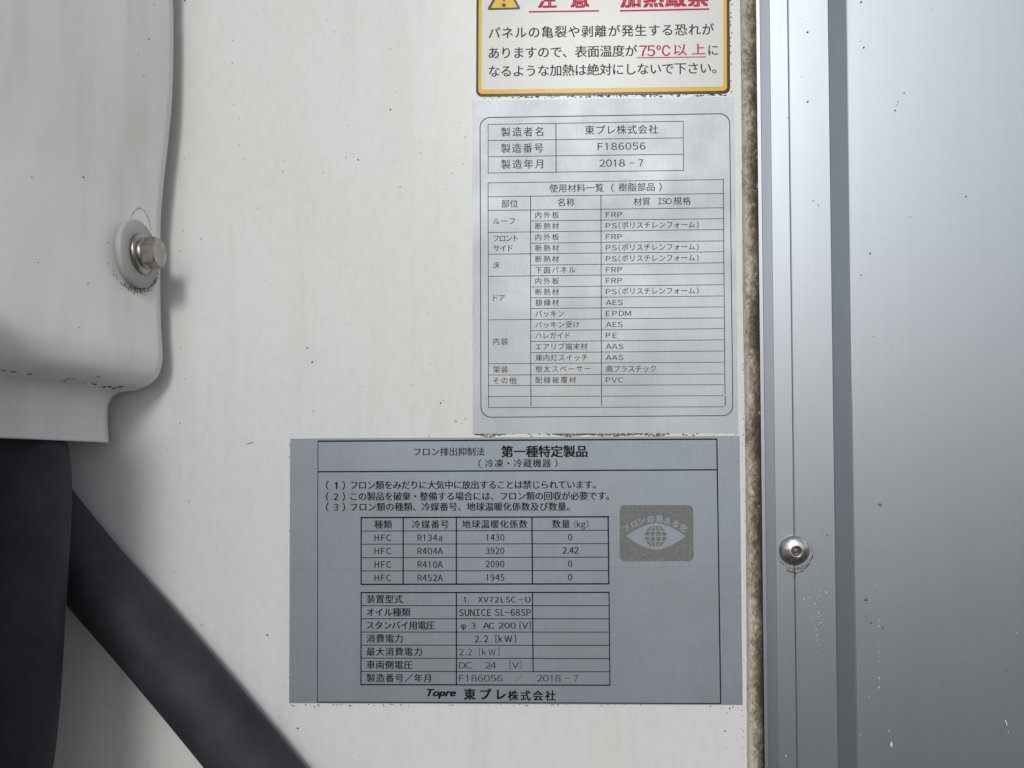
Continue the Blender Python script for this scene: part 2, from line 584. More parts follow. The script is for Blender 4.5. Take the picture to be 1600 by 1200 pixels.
wall = marked('wall', v, f, [M['frp'], M['dirt'], M['dirt_brown'], M['dirt_faint']], mk, 0.00004)
tag(wall, kind='structure')

# ------------------------------------------------------------------ sealant bead
vs, fs = [], []
NZ, NX = 900, 12
for j in range(NZ + 1):
    t = j / NZ
    y = -700 + 2900 * t
    xl = 1155.5 + 11 * min(1, max(0, y / 1000)) + .5 * math.sin(y * .011) + random.uniform(-.15, .15)
    xr = at(1187.6 + 2.2 * math.sin(0), 600).x
    a = at(xl, y)
    lump = .00008 * math.sin(y * .013 + 1) + .00005 * math.sin(y * .0307) + random.uniform(-.00002, .00002)
    br = at(1184 + 4.5 * min(1.2, max(-.1, y / 1000)), y).x + .0014
    for i in range(NX + 1):
        s = i / NX
        hgt = .0026 * (1 - (2 * s ** .8 - 1) ** 2) ** .6 + lump * (s * (1 - s) * 4)
        vs.append((a.x + (br - a.x) * s, -max(hgt, -.0004) + (.0004 if i in (0, NX) else 0), a.z))
for j in range(NZ):
    for i in range(NX):
        p = j * (NX + 1) + i
        fs.append((p, p + NX + 1, p + NX + 2, p + 1))
bead = mesh('sealant_bead', vs, fs, M['sealant'], smooth=True)
tag(bead, 'brown mould-stained bead of sealant running up the joint beside the aluminium post', 'sealant')

# ------------------------------------------------------------------ aluminium post
def X(px, d): return at(px, 600, d).x


POST = [(X(1187.5, .0), .0012), (X(1187.5, .002), -.0016), (X(1188.3, .0022), -.0022), (X(1193.6, .0022), -.0022), (X(1194.6, .0024), -.0024),
        (X(1208.6, .0039), -.00385), (X(1209.8, .004), -.0040), (X(1236.9, .004), -.0040), (X(1238.0, .004), -.00385),
        (X(1238.15, .004), -.0032), (X(1238.7, .004), -.0032), (X(1238.85, .004), -.00375), (X(1240.0, .0039), -.0039), (X(1301.2, .004), -.0039),
        (X(1302.4, .0042), -.0042), (X(1329.4, .0086), -.0084), (X(1330.4, .0086), -.0086), (X(1331.4, .0087), -.0087)]
LEAN = 0.0         # metres in x per metre of height


def extrude(name, prof, z0, z1, m, parent=None, seg=1):
    v, f = [], []
    k = len(prof)
    for j in range(seg + 1):
        z = z0 + (z1 - z0) * j / seg
        v += [(x + LEAN * z, y, z) for x, y in prof]
    for j in range(seg):
        for i in range(k - 1):
            a = j * k + i
            f.append((a, a + 1, a + 1 + k, a + k))
    return mesh(name, v, f, m, parent)


post = empty('corner_post', (X(1250, .012), 0.0, -.9), 'narrow stepped aluminium post with a domed rivet, between the brown sealant and flat metal panel', 'post')
Z0, Z1 = -1.0, 1.3
split = 8                       # profile index at the seam
adopt(extrude('edge_strip', POST[:10], Z0, Z1, M['alu']), post)

# big panel to the right, same sheet, standing proud
sx = X(1331.8, .0088)
pv = [(sx, -.0088), (sx + .0006, -.0090), (X(1560, .0093), -.0090), (1.2, -.0093), (1.2, .05)]
panel_marks = Marks()
for x, y, r, m in ((1376, 789, 2.4, 2), (1353, 938, 1.8, 1), (1353, 963, 1.2, 1), (1361, 974, 1.2, 1), (1380, 981, 1.4, 1), (1360, 858, .8, 1),
                   (1346, 3, 1.4, 1), (1350, 74, 1.5, 1), (1345, 64, .8, 1), (1413, 145, 1, 1), (1404, 159, .9, 1), (1402, 164, .8, 1),
                   (1399, 172, 1.2, 1), (1510, 307, 1.1, 1), (1360, 396, 1.4, 1), (1346, 430, 1.1, 1), (1406, 946, .8, 1), (1573, 1049, 1, 1),
                   (1472, 1071, .8, 1), (1373, 978, 1.4, 3), (1373, 1019, 1, 3), (1373, 1033, .9, 3), (1374, 1060, 1.1, 3), (1373, 1074, 1.3, 3),
                   (1358, 1089, 1.1, 3), (1389, 1142, 1.2, 3), (1525, 942, .8, 3), (1589, 989, 1, 3), (1509, 1025, .9, 3), (1370, 913, 1.1, 3),
                   (1367, 525, 1.5, 3), (1366, 534, .7, 3), (1457, 15, .6, 1)):
    panel_marks.add(x, y, r, m, random.uniform(.8, 1.5), random.uniform(-.6, .6))
for q in ([(1390, 1168), (1392, 1158), (1394, 1160), (1395, 1167.6), (1392, 1165)], [(1343, 1150), (1344.3, 1144), (1344.6, 1150)],
          [(1570, 1125), (1571.5, 1124), (1574, 1133), (1573, 1134)], [(1574, 1139), (1576.6, 1146), (1575.6, 1146)]):
    panel_marks.items.append((q, 3))
for _ in range(26):
    panel_marks.add(1373 + random.gauss(0, .8), random.uniform(950, 1080), random.uniform(.3, .7), 3, 1, 0)
for _ in range(90):
    panel_marks.add(random.uniform(1336, 1600), random.uniform(0, 1200), random.uniform(.3, .7), random.choice((1, 1, 3)))
k = len(pv)
vv = [(x, y, z) for z in (Z0, Z1) for x, y in pv]
ff = [(i, i + 1, i + 1 + k, i + k) for i in range(k - 1)]
side = marked('metal_panel', vv, ff, [M['alu'], M['dirt'], M['dirt_brown'], M['chip']], panel_marks, .00935)
tag(side, 'broad flat satin aluminium panel at the right, smooth and lightly specked with dirt', 'panel')

# specks on the post's own face
pm = Marks()
for x, y, r, m in ((1262, 50, 1.6, 1), (1262, 159, 1.5, 1), (1232, 184, 1, 1), (1271, 314, .9, 1), (1279, 321, .9, 1), (1252, 120, .6, 1),
                   (1293, 836, 1.4, 2), (1266, 929, .9, 1)):
    pm.add(x, y, r, m, 1.3, -.4)
for _ in range(50):
    pm.add(random.gauss(1278, 4), random.gauss(968, 17), random.uniform(.4, 1.1), random.choice((2, 3, 3)))
for _ in range(30):
    pm.add(random.gauss(1276, 9), random.gauss(940, 60), random.uniform(.3, .8), random.choice((1, 3, 3)))
for _ in range(26):
    pm.add(random.uniform(1244, 1298), random.uniform(0, 1200), random.uniform(.3, .7), random.choice((1, 3)))
pm.add(1256, 935, 1.4, 3); pm.add(1291, 925, 1.4, 3); pm.add(1228, 1181, .9, 3, 2.4); pm.add(1283, 1190, .9, 3)
fp = POST[9:]
fk = len(fp)
adopt(marked('face_strip', [(x, y, z) for z in (Z0, Z1) for x, y in fp], [(i, i + 1, i + 1 + fk, i + fk) for i in range(fk - 1)],
             [M['alu'], M['dirt'], M['dirt_brown'], M['chip']], pm, .00405), post)


def lathe(name, prof, origin, axis_m, mt, parent, n=48, smooth=True):
    """prof: (radius, height) list; height along local +Z"""
    v, f = [], []
    for r, h in prof:
        for k in range(n):
            a = 2 * math.pi * k / n
            v.append(origin + axis_m @ Vector((r * math.cos(a), r * math.sin(a), h)))
    for j in range(len(prof) - 1):
        for k in range(n):
            q = (k + 1) % n
            f.append((j * n + k, j * n + q, (j + 1) * n + q, (j + 1) * n + k))
    f.append(tuple((len(prof) - 1) * n + k for k in range(n)))
    f.append(tuple(k for k in reversed(range(n))))
    o = mesh(name, v, f, mt, smooth=smooth)
    return adopt(o, parent)


def frame_from(normal, roll=0.0):
    q = Vector(normal).normalized().to_track_quat('Z', 'Y').to_matrix()
    return q @ Matrix.Rotation(roll, 3, 'Z')


RC = at(1242.8, 860.5, .0055)
RC = Vector((RC.x, -.0040, RC.z))
fm = frame_from((0, -1, 0))
rr_ = 24.2 * .3 * (DIST - .0135) / DIST / 1000 * (DIST / .35) * (1155 / 1155) * 1.0
dome = [(rr_, -.0002), (rr_ * 1.0, .0004), (rr_ * .97, .0009), (rr_ * .90, .00155), (rr_ * .78, .0022), (rr_ * .62, .00275), (rr_ * .46, .0031), (rr_ * .36, .00325),
        (rr_ * .335, .0032), (rr_ * .315, .0030), (rr_ * .31, .0020)]
rivet = lathe('rivet', dome, RC, fm, M['steel_bright'], post, 64)
lathe('rivet_core', [(rr_ * .31, .0006), (rr_ * .30, .00205), (rr_ * .235, .00206), (rr_ * .22, .00225), (rr_ * .13, .0026), (rr_ * .04, .0027)], RC, fm, M['core'], rivet, 40)
rm = Marks()
for _ in range(90):
    a = random.gauss(math.radians(75), .9)
    q = random.uniform(25, 27.5) + (random.uniform(0, 3) if math.sin(a) > 0 else 0)
    rm.add(1243 + q * math.cos(a) * 1.0, 861 + q * math.sin(a) * 1.0, random.uniform(.4, 1.1), random.choice((1, 1, 2)))
for _ in range(40):
    a = random.uniform(math.radians(45), math.radians(115))
    q = random.gauss(30.5 + 3 * math.cos((a - 1.57) * 2), .7)
    rm.add(1243 + q * math.cos(a), 861 + q * math.sin(a), random.uniform(.6, 1.3), 1)
for _ in range(24):
    a = random.uniform(math.radians(190), math.radians(225))
    rm.add(1243 + 25.5 * math.cos(a), 861 + 25.5 * math.sin(a), random.uniform(.5, 1.3), 1)
for _ in range(12):
    rm.add(1241.5 + random.gauss(0, .7), random.uniform(890, 902), random.uniform(.6, 1.3), 1)
adopt(marked('rivet_grime', [], [], [M['alu'], M['dirt'], M['dirt_brown']], rm, .00412), rivet)

# ------------------------------------------------------------------ warning sticker (top)
TH = .00016
LAY = .00005
st = empty('warning_sticker', (at(943, 150).x, 0, at(943, 150).z), 'glossy white warning sticker with yellow and black border and red heading, above the silver plate', 'sticker')
c_out = [(744.6, -46), (1139.4, -51), (1140.9, 146.4), (743.9, 151.3)]
slab('border', rrect(c_out, 9.5), -.0002, TH, M['lam_black'], st)
b = MB(TH + LAY); b.poly(rrect([(748.3, -42), (1135.2, -47), (1136, 141.8), (747.4, 147)], 6.5)); b.build('yellow_edge', M['lam_yellow'], st)
b = MB(TH + 2 * LAY); b.poly(rrect([(753.2, -37), (1129.8, -42), (1130.2, 135.4), (752.4, 140.4)], 4)); b.build('white_field', M['lam_white'], st)
tri = [(787.5, -32), (814.5, 14.6), (760.5, 15.8)]


def roundtri(p, r, n=6):
    out = []
    for k in range(3):
        P, A, B = Vector(p[k]), Vector(p[k - 1]), Vector(p[(k + 1) % 3])
        ua, ub = (A - P).normalized(), (B - P).normalized()
        for t in range(n + 1):
            s = t / n
            a, bb = P + ua * r, P + ub * r
            out.append(tuple(a * (1 - s) ** 2 + P * 2 * s * (1 - s) + bb * s ** 2))
    return out


b = MB(TH + 3 * LAY); b.poly(roundtri(tri, 5)); sym = b.build('hazard_symbol', M['lam_black'], st)
b = MB(TH + 4 * LAY); b.poly(roundtri([(787.5, -24.5), (808.6, 11.6), (766.6, 12.6)], 3)); b.build('yellow_triangle', M['lam_yellow'], sym)
b = MB(TH + 5 * LAY); b.poly([(787.4 + 3.3 * math.cos(a * .3927), 8 + 3.1 * math.sin(a * .3927)) for a in range(16)])
b.poly([(783.8, -13), (791.2, -13.1), (789.2, 1.8), (785.8, 1.9)]); b.build('exclamation_mark', M['lam_black'], sym)
b = MB(TH + 3 * LAY)
b.line(826, 18.5, 936, 16.9, 2.4); b.line(968.7, 16.9, 1108.7, 14.1, 2.6)
b.build('heading_underline', M['ink_red'], st)
b = MB(TH + 3 * LAY); b.line(995, 90.3, 1103.4, 88.8, 1.5); b.build('temperature_underline', M['ink_red'], st)
T('w_head', '注', 841.2, 868.5, -1.0, 30, 0.045); T('w_head', '意', 892.4, 919.7, -1.6, 30, 0.045)
T('w_head', '加熱厳禁', 970.6, 1106, -3.0, 33, 0.045)
T('w_1', 'パネルの亀裂や剥離が発生する恐れが', 763.7, 1115.6, 51.4, 20, 0.014)
T('w_1', 'ありますので、表面温度が', 763.7, 995.6, 82.8, 20, 0.014)
T('w_1', 'に', 1107, 1121.6, 78.1, 20, 0.014)
T('w_red', '75', 999, 1023.6, 79.2, 23, 0.016); T('w_red', '℃', 1026, 1047, 78.8, 23, 0.016); T('w_red', '以', 1053, 1073, 77.6, 20, 0.016); T('w_red', '上', 1081, 1102, 76.8, 20, 0.016)
T('w_1', 'なるような加熱は絶対にしないで下さい。', 763.7, 1119, 111.4, 20, 0.014)

# ------------------------------------------------------------------ silver specification plate (middle)
sp_ = empty('specification_plate', (at(945, 678).x, 0, at(945, 678).z), 'upright silver plate with two fine-ruled tables, between the white sticker and the wide grey label', 'plate')
slab('foil_sheet', [(737.9, 157.6), (1147.2, 151.2), (1153.6, 676.4), (738.7, 677.8)], -.0002, TH, M['foil'], sp_)
D = TH + LAY
b = MB(D)
fr = [(749.4, 183.2), (1140.6, 176.8), (1145.8, 650), (751, 652.6)]
b.ring(rrect(fr, 16), rrect(fr, 15.2, inset=1.25)); b.build('frame_line', M['ink_thin'], sp_)
b = MB(D)
yl, yr = [194.4, 219.6, 244.8, 270.3], [189.4, 215.4, 240.9, 266.3]
for a, q in zip(yl, yr): b.line(762.2, a, 1068, q, .95)
b.line(762.6, 194.4, 762.7, 270.3, .95); b.line(868.6, 192.6, 868.9, 268.6, 1.25); b.line(1067.4, 189.4, 1068.1, 266.3, .95)
tb1 = b.build('maker_table', M['ink_thin'], sp_)
for s, y in (('製造者名', 206.2), ('製造番号', 231.7), ('製造年月', 256.6)): T('p_mk', s, 783, 848.6, y, 15.8, 0.006)
T('p_mk', '東プレ株式会社', 914.2, 1028.2, 203.2, 15.8, 0.006)
T('p_mv', 'F186056', 934, 1008.5, 228.8, 15, 0.006, xs=1.12); T('p_mv', '2018', 936.6, 976.4, 254.8, 15, 0.006, xs=1.12); T('p_mv', '-', 984, 991, 254.6, 15, 0.006); T('p_mv', '7', 997.6, 1005.4, 254.4, 15, 0.006)
b = MB(D)
L = [285.8, 307.5, 328.8, 345.3, 363.2, 380, 397.2, 414.3, 431.8, 448.4, 465.3, 482, 499.8, 516.6, 533.6, 551, 568.3, 586, 602.6, 619.6, 636.9]
Rr = [280.5, 302.3, 324.6, 341.6, 358.5, 376.3, 393.3, 410.6, 427.5, 444.8, 462.4, 479.5, 496.6, 513.5, 531, 548.4, 565.8, 584.3, 601.1, 618.3, 635.7]
fullrow = {0, 1, 2, 4, 6, 8, 12, 16, 17, 18, 19, 20}
for i, (a, q) in enumerate(zip(L, Rr)):
    if i in fullrow: b.line(762.5, a, 1131.5, q, .9)
    else:
        t = (829 - 762.7) / (1131 - 762.7)
        b.line(828.9, a if i not in fullrow else a, 1131.5, q, .9)
b.line(762.6, 285.8, 763.4, 636.9, 1.0)
b.line(829, 306.8, 829.5, 603, 1.15); b.line(939, 305, 939.8, 601.8, 1.15)
b.line(829.5, 603.8, 829.6, 618.6, 1.3); b.line(829.6, 620.4, 829.7, 635, 1.3)
b.line(939.8, 602.8, 940, 617.4, 1.2); b.line(940, 619.6, 940.1, 634, 1.2)
b.line(1130, 280.5, 1132.9, 616.5, 1.1); b.line(1133, 618.6, 1133.2, 633.6, 1.3)
tb2 = b.build('material_table', M['ink_thin'], sp_)
T('p_h', '使用材料一覧', 858.4, 943, 294.1, 14.2, 0.006); T('p_h', '(', 955, 959.4, 293.4, 14, 0.006); T('p_h', '樹脂部品', 966.5, 1023, 292.6, 14.2, 0.006); T('p_h', ')', 1029.5, 1034, 292, 14, 0.006)
T('p_h', '部位', 783.6, 809.3, 318.2, 13.6, 0.006); T('p_h', '名称', 871.5, 897.7, 316.2, 13.6, 0.006)
T('p_h', '材質', 990, 1016, 314.8, 13.6, 0.006); T('p_h', 'ISO', 1028, 1049.6, 314.4, 12.6, 0.006); T('p_h', '規格', 1052.5, 1079.4, 314, 13.6, 0.006)
EM = 11.4
for s, x1, y in (('ルーフ', 804.3, 345.5), ('フロント', 809.4, 372.4), ('サイド', 801, 387.8), ('床', 781, 414.3), ('ドア', 789, 465.3), ('内装', 793.8, 533.6), ('架装', 793.8, 577.4), ('その他', 807, 594.6)):
    T('p_c1', s, 770.6, x1, y, EM + .4, 0.006)
names = [('内外板', 873.4), ('断熱材', 873.4), ('内外板', 873.4), ('断熱材', 873.4), ('断熱材', 873.4), ('下面パネル', 899), ('内外板', 873.4), ('断熱材', 873.4), ('額縁材', 873.4),
         ('パッキン', 881.3), ('パッキン受け', 905.4), ('ハレガイド', 890.4), ('エアリブ端末材', 917.8), ('庫内灯スイッチ', 918), ('根太スペーサー', 922.8), ('配線被覆材', 899.9)]
vals = [('FRP', 972.1), ('PS', 0), ('FRP', 972.1), ('PS', 0), ('PS', 0), ('FRP', 972.1), ('FRP', 972.1), ('PS', 0), ('AES', 973), ('EPDM', 985.9), ('AES', 973), ('PE', 964), ('AAS', 974), ('AAS', 974), ('廃プラスチック', 1025), ('PVC', 974)]
for i, ((s, x1), (vv_, vx)) in enumerate(zip(names, vals)):
    yl_, yr_ = (L[i + 2] + L[i + 3]) / 2, (Rr[i + 2] + Rr[i + 3]) / 2
    yn = yl_ + (yr_ - yl_) * .2 - .2
    yv = yl_ + (yr_ - yl_) * .45 - .3
    T('p_c2', s, 836.6, x1, yn, EM, 0.006)
    if vv_ == 'PS':
        T('p_c3', 'PS', 946.6, 963.6, yv + .5, 11, 0.006, xs=1.22)
        T('p_c3', '(', 966.4, 969.4, yv + .2, 11.5, 0.006, xs=1.22); T('p_c3', 'ポリスチレンフォーム', 971.5, 1086, yv - .2, 11.8, 0.006); T('p_c3', ')', 1088.4, 1091.6, yv - .6, 11.5, 0.006, xs=1.22)
    else:
        T('p_c3', vv_, 946.6, vx, yv + .4, 11.8 if vv_[0] == '廃' else 11, 0.006, xs=1.0 if vv_[0] == '廃' else 1.22)

# ------------------------------------------------------------------ grey refrigerant label (bottom)
gl = empty('refrigerant_label', (at(806, 1100).x, 0, at(806, 1100).z), 'wide grey foil label with black-ruled tables and an eye emblem, below the silver plate', 'label')
slab('foil_sheet', [(453.6, 685.3), (1155.4, 681), (1160.3, 1101.4), (451.9, 1098.6)], -.0002, TH, M['foil_blue'], gl)
b = MB(D)
b.line(496.2, 689.4, 1121, 686.1, 2.3); b.line(496.6, 737.2, 1121, 734, 2.1)
b.line(496.8, 689.4, 495.8, 1097.4, 1.1); b.line(1120.1, 686.1, 1126.1, 1099.6, 1.9); b.line(495.4, 1097.0, 1126.8, 1099.2, 1.6)
b.build('frame_line', M['ink'], gl)
T('g_t', 'フロン排出抑制法', 647, 757, 705.9, 14.2, 0.016); T('g_t', '第一種特定製品', 783.7, 917.3, 705.6, 19.6, 0.034)
T('g_t', '(', 747.6, 751.6, 724.4, 13.6, 0.016); T('g_t', '冷凍・冷蔵機器', 758, 861, 724.0, 14.2, 0.016); T('g_t', ')', 867, 871, 723.6, 13.6, 0.016)
for i, (s, x1, y) in enumerate((('フロン類をみだりに大気中に放出することは禁じられています。', 930.8, 758.4), ('この製品を破棄・整備する場合には、フロン類の回収が必要です。', 951.8, 776), ('フロン類の種類、冷媒番号、地球温暖化係数及び数量。', 890.1, 792.4))):
    T('g_n', '(', 509.6, 513.4, y, 14.4, 0.024); T('g_n', str(i + 1), 521.5 if i else 522.6, 528.5 if i else 527, y, 14.2, 0.024); T('g_n', ')', 535, 538.8, y, 14.4, 0.024)
    T('g_n', s, 548, x1, y - .4, 14.2, 0.024)
b = MB(D)
ya, yb = [808.8, 829.8, 850.3, 871.3, 892.1, 913.1], [807.5, 828.5, 849.5, 870.5, 891.5, 912.2]
for i, (a, q) in enumerate(zip(ya, yb)): b.line(563.4, a, 952, q, 2.2 if i in (0, 5) else 1.25)
b.line(564.4, 808.8, 564.3, 913.1, 2); b.line(630, 808.6, 629.8, 913, 2); b.line(713, 808.4, 713, 912.8, 2)
b.line(831.1, 808, 832, 912.5, 2); b.line(950.2, 807.5, 951.4, 912.2, 2.1)
ta = b.build('refrigerant_table', M['ink'], gl)
for s, x0, x1, y in (('種類', 585, 612.3, 819.4), ('冷媒番号', 643.8, 701, 819.3), ('地球温暖化係数', 722.3, 824.2, 818.9), ('数量', 862.9, 890.4, 818.6)): T('g_ra', s, x0, x1, y, 14, 0.021)
T('g_ra', '(', 897, 899.4, 818.8, 13, 0.01); T('g_ra', 'kg', 901.4, 914.8, 818.8, 13.4, 0.014, xs=.86); T('g_ra', ')', 917, 919.3, 818.8, 13, 0.01)
for i, (r_, num, q) in enumerate((('R134a', '1430', '0'), ('R404A', '3920', '2.42'), ('R410A', '2090', '0'), ('R452A', '1945', '0'))):
    y = (ya[i + 1] + ya[i + 2]) / 2
    T('g_ra', 'HFC', 585.4, 610.9, y, 13.6, 0.018, xs=.84)
    T('g_ra', r_, 652.6, 691.8 - (1 if i == 0 else 0), y, 13.6, 0.018, xs=.84)
    T('g_ra', num, 760 if num[0] == '1' else 759, 787.9, y - .5, 13.6, 0.018, xs=.82)
    if q == '0': T('g_ra', q, 888, 894, y - 1, 13.6, 0.021)
    else: T('g_ra', '2', 878.8, 885.4, y - 1, 13.8, 0.021); T('g_ra', '.', 887, 888.8, y - 1, 13.8, 0.021); T('g_ra', '42', 890, 903.7, y - 1, 13.8, 0.021, xs=.85)
b = MB(D)
yc_, yd = [926, 946.4, 966.7, 987.6, 1008, 1028.3, 1049, 1069.7], [925.6, 946.4, 966.9, 987.7, 1008.4, 1029, 1049.7, 1070.7]
for i, (a, q) in enumerate(zip(yc_, yd)): b.line(563.4, a, 953.8 if i == 7 else 952.6, q, 2.0 if i in (0, 7) else 1.25)
b.line(564.3, 926, 564, 1069.7, 1.8); b.line(713, 925.9, 713.2, 1070.2, 1.9); b.line(832, 925.7, 833, 1049.4, 1.8); b.line(951.6, 925.6, 953, 1070.7, 1.6)
tbb = b.build('equipment_table', M['ink'], gl)
for s, x1, y in (('装置型式', 629.3, 935.9), ('オイル種類', 641, 956.4), ('スタンバイ用電圧', 679, 976.9), ('消費電力', 629, 997.5), ('最大消費電力', 659, 1018), ('車両側電圧', 644, 1038.6), ('製造番号／年月', 673, 1059.2)):
    T('g_rb', s, 573, x1, y, 14, 0.024)
T('g_v', '1', 724.5, 727.6, 937, 11.6, 0.021, xs=1.2); T('g_v', '.', 731, 732.4, 937, 11.6, 0.021, xs=1.2); T('g_v', 'XV72LSC', 747, 806, 936.8, 12, 0.021, xs=1.0); T('g_v', '－', 809.6, 818, 936.8, 11.8, 0.021); T('g_v', 'U', 821, 828.7, 936.8, 11.8, 0.021, xs=1.2)
T('g_v', 'SUNICE', 717.6, 767, 956.9, 14, 0.021, xs=.82); T('g_v', 'SL-68SP', 773.6, 829, 956.7, 14, 0.021, xs=.80)
T('g_v', 'φ', 720, 728, 977.4, 12.6, 0.021, xs=1.2); T('g_v', '3', 736.5, 743, 977.4, 12.4, 0.021, xs=1.2); T('g_v', 'AC', 754.6, 773, 977.4, 12.4, 0.021, xs=1.2); T('g_v', '200', 779, 805.6, 977.2, 12.4, 0.021, xs=1.2); T('g_v', '[', 812, 815, 977.2, 12.4, 0.021, xs=1.2); T('g_v', 'V', 816, 825, 977.2, 12.4, 0.021, xs=1.2); T('g_v', ']', 826.3, 829, 977.2, 12.4, 0.021, xs=1.2)
T('g_v', '2', 741.7, 748.6, 998.2, 13.6, 0.018, xs=1.2); T('g_v', '.', 751, 752.8, 998.2, 13.6, 0.021, xs=1.2); T('g_v', '2', 756, 763, 998.1, 13.6, 0.018, xs=1.2); T('g_v', '[', 774.4, 777.2, 998, 13, 0.021, xs=1.2); T('g_v', 'kW', 779, 800, 998, 13.4, 0.018, xs=.92); T('g_v', ']', 803.4, 806.2, 998, 13, 0.021, xs=1.2)
T('g_w', '2', 717.2, 724.4, 1018.8, 13.4, 0.004, xs=1.25); T('g_w', '.', 727, 728.6, 1018.8, 13.4, 0.004, xs=1.25); T('g_w', '2', 730.6, 737.6, 1018.8, 13.4, 0.004, xs=1.25); T('g_w', '[', 748.6, 751.2, 1018.6, 13, 0.004, xs=1.25); T('g_w', 'kW', 753.4, 774.6, 1018.6, 13.2, 0.004, xs=.92); T('g_w', ']', 777.8, 780.4, 1018.5, 13, 0.004, xs=1.25)
T('g_w', 'DC', 717.2, 737.4, 1039.4, 13.2, 0.004, xs=1.25); T('g_w', '24', 758, 775.6, 1039.4, 13.4, 0.004, xs=1.25); T('g_w', '[', 796, 798.6, 1039.2, 13, 0.004, xs=1.25); T('g_w', 'V', 800, 810.6, 1039.2, 12.6, 0.004, xs=1.25); T('g_w', ']', 812, 814.6, 1039.2, 13, 0.004, xs=1.25)
T('g_w', 'F186056', 717.2, 785.4, 1059.5, 13.4, 0.004, xs=1.25); T('g_w', '／', 806, 817, 1059.5, 11, 0.004); T('g_w', '2018', 839, 876.3, 1059.5, 13.4, 0.004, xs=1.25); T('g_w', '-', 883, 889.4, 1059.5, 13, 0.004, xs=1.25); T('g_w', '7', 896.6, 903.2, 1059.5, 13.4, 0.004, xs=1.25)
T('g_m', 'Topre', 667.6, 711.8, 1081.6, 15.5, 0.055, slant=.32, raw=True, stretch=True)
T('g_m', '東プレ', 725.6, 789.8, 1084.7, 18.6, 0.045); T('g_m', '株式会社', 793.8, 867.8, 1086.6, 16.8, 0.03)

M['crease'] = foil('creased_foil', (0.27, 0.305, 0.35))
b = MB(TH + .00002); b.line(452.6, 890, 560, 889.2, .8); b.build('crease', M['crease'], gl); b = MB(TH + .00002); b.line(954, 886.6, 1157.6, 885.4, .8); b.build('crease', M['crease'], gl)

# eye emblem
em = MB(D); em.poly(rrect([(968.2, 789.2), (1083, 789.2), (1084.2, 876.8), (968.2, 877)], 8)); emb = em.build('eye_emblem', M['ink_grey'], gl)
D2, D3 = TH + 2 * LAY, TH + 3 * LAY
eye = []
for k in range(25):
    s = k / 24
    x = 978.4 + s * 93.2
    u = 2 * s - 1
    eye.append((x, 837.6 - 20.4 * (1 - abs(u) ** 1.75) * (1 - .06 * abs(u))))
for k in range(1, 24):
    s = 1 - k / 24
    u = 2 * s - 1
    eye.append((978.4 + s * 93.2, 837.6 + 21.4 * (1 - abs(u) ** 1.75) * (1 - .06 * abs(u))))
b = MB(D2); b.poly(eye); eyo = b.build('eye_shape', M['foil_blue'], emb)
GX, GY, GR = 1024.4, 837.8, 17.4
b = MB(D3)


def gx(lon, y):            # meridian x at height y (unit sphere drawn flat)
    return math.sin(lon) * math.sqrt(max(0, 1 - y * y))


lons = [-math.pi / 2, -.56, 0, .56, math.pi / 2]
lat = [(-.97, -.52), (-.44, -.05), (.05, .44), (.52, .97)]
for a, q in zip(lons, lons[1:]):
    for y0, y1 in lat:
        pl, pr = [], []
        for k in range(7):
            y = y0 + (y1 - y0) * k / 6
            cur = .10 * (1 if y < 0 else -1) * (abs(y) > .3)
            xa, xb = gx(a, y), gx(q, y)
            if a > -1.5: xa += .055
            if q < 1.5: xb -= .055
            if xb - xa < .03: continue
            sag = lambda x: (-1 if y0 < 0 else 1) * (x * x) * .16 * (1 if abs(y) > .3 else 0)
            pl.append((GX + xa * GR, GY + (y + sag(xa) * -1 * .6) * GR)); pr.append((GX + xb * GR, GY + (y + sag(xb) * -1 * .6) * GR))
        if len(pl) > 1:
            for k in range(len(pl) - 1): b.poly([pl[k], pr[k], pr[k + 1], pl[k + 1]])
b.build('globe', M['ink_grey'], emb)
for ch, x, y, a in (('フ', 978.6, 825.4, 34), ('ロ', 990.6, 818.6, 26), ('ン', 1002.4, 814, 18), ('の', 1016.6, 810.8, 3), ('見', 1030.2, 810.6, -3), ('え', 1043.2, 813.6, -14), ('る', 1055.6, 818.4, -24), ('化', 1068, 825, -34)):
    T('g_e', ch, x - 5, x + 5, y, 11.6, 0.05, ang=math.radians(a))

build_texts({
    'w_head': ('heading_text', M['ink_red'], st, TH + 3 * LAY), 'w_1': ('notice_text', M['ink_navy'], st, TH + 3 * LAY),
    'w_red': ('temperature_text', M['ink_red'], st, TH + 3 * LAY),
    'p_mk': ('maker_text', M['ink_soft'], tb1, D), 'p_mv': ('number_text', M['ink_soft'], tb1, D), 'p_h': ('header_text', M['ink_soft'], tb2, D),
    'p_c1': ('place_text', M['ink_soft'], tb2, D), 'p_c2': ('component_text', M['ink_soft'], tb2, D), 'p_c3': ('material_text', M['ink_soft'], tb2, D),
    'g_t': ('title_text', M['ink'], gl, D), 'g_n': ('notice_text', M['ink'], gl, D), 'g_ra': ('cell_text', M['ink'], ta, D), 'g_rb': ('row_heading_text', M['ink'], tbb, D),
    'g_v': ('stamped_text', M['ink'], tbb, D), 'g_w': ('faint_text', M['ink_thin'], tbb, D), 'g_m': ('maker_text', M['ink'], gl, D), 'g_e': ('arched_text', M['foil_blue'], emb, D2)})

# ------------------------------------------------------------------ refrigeration unit cover (left)
GAP = .012
prof_px = [(283, -700), (280, -420), (275, -200), (272, -100), (270.4, -30), (270, 0), (271, 25), (271, 75), (270, 125), (267.5, 175), (262.5, 225), (257.5, 270), (254.5, 300), (251.5, 337), (250.6, 380),
           (250.4, 444), (251.6, 510), (253.8, 545), (253.4, 566), (246.5, 588), (231.5, 602), (211, 610), (195, 611.8), (183, 615), (174.4, 622.5), (169, 634), (168.2, 648), (168.6, 670), (170, 691.5)]


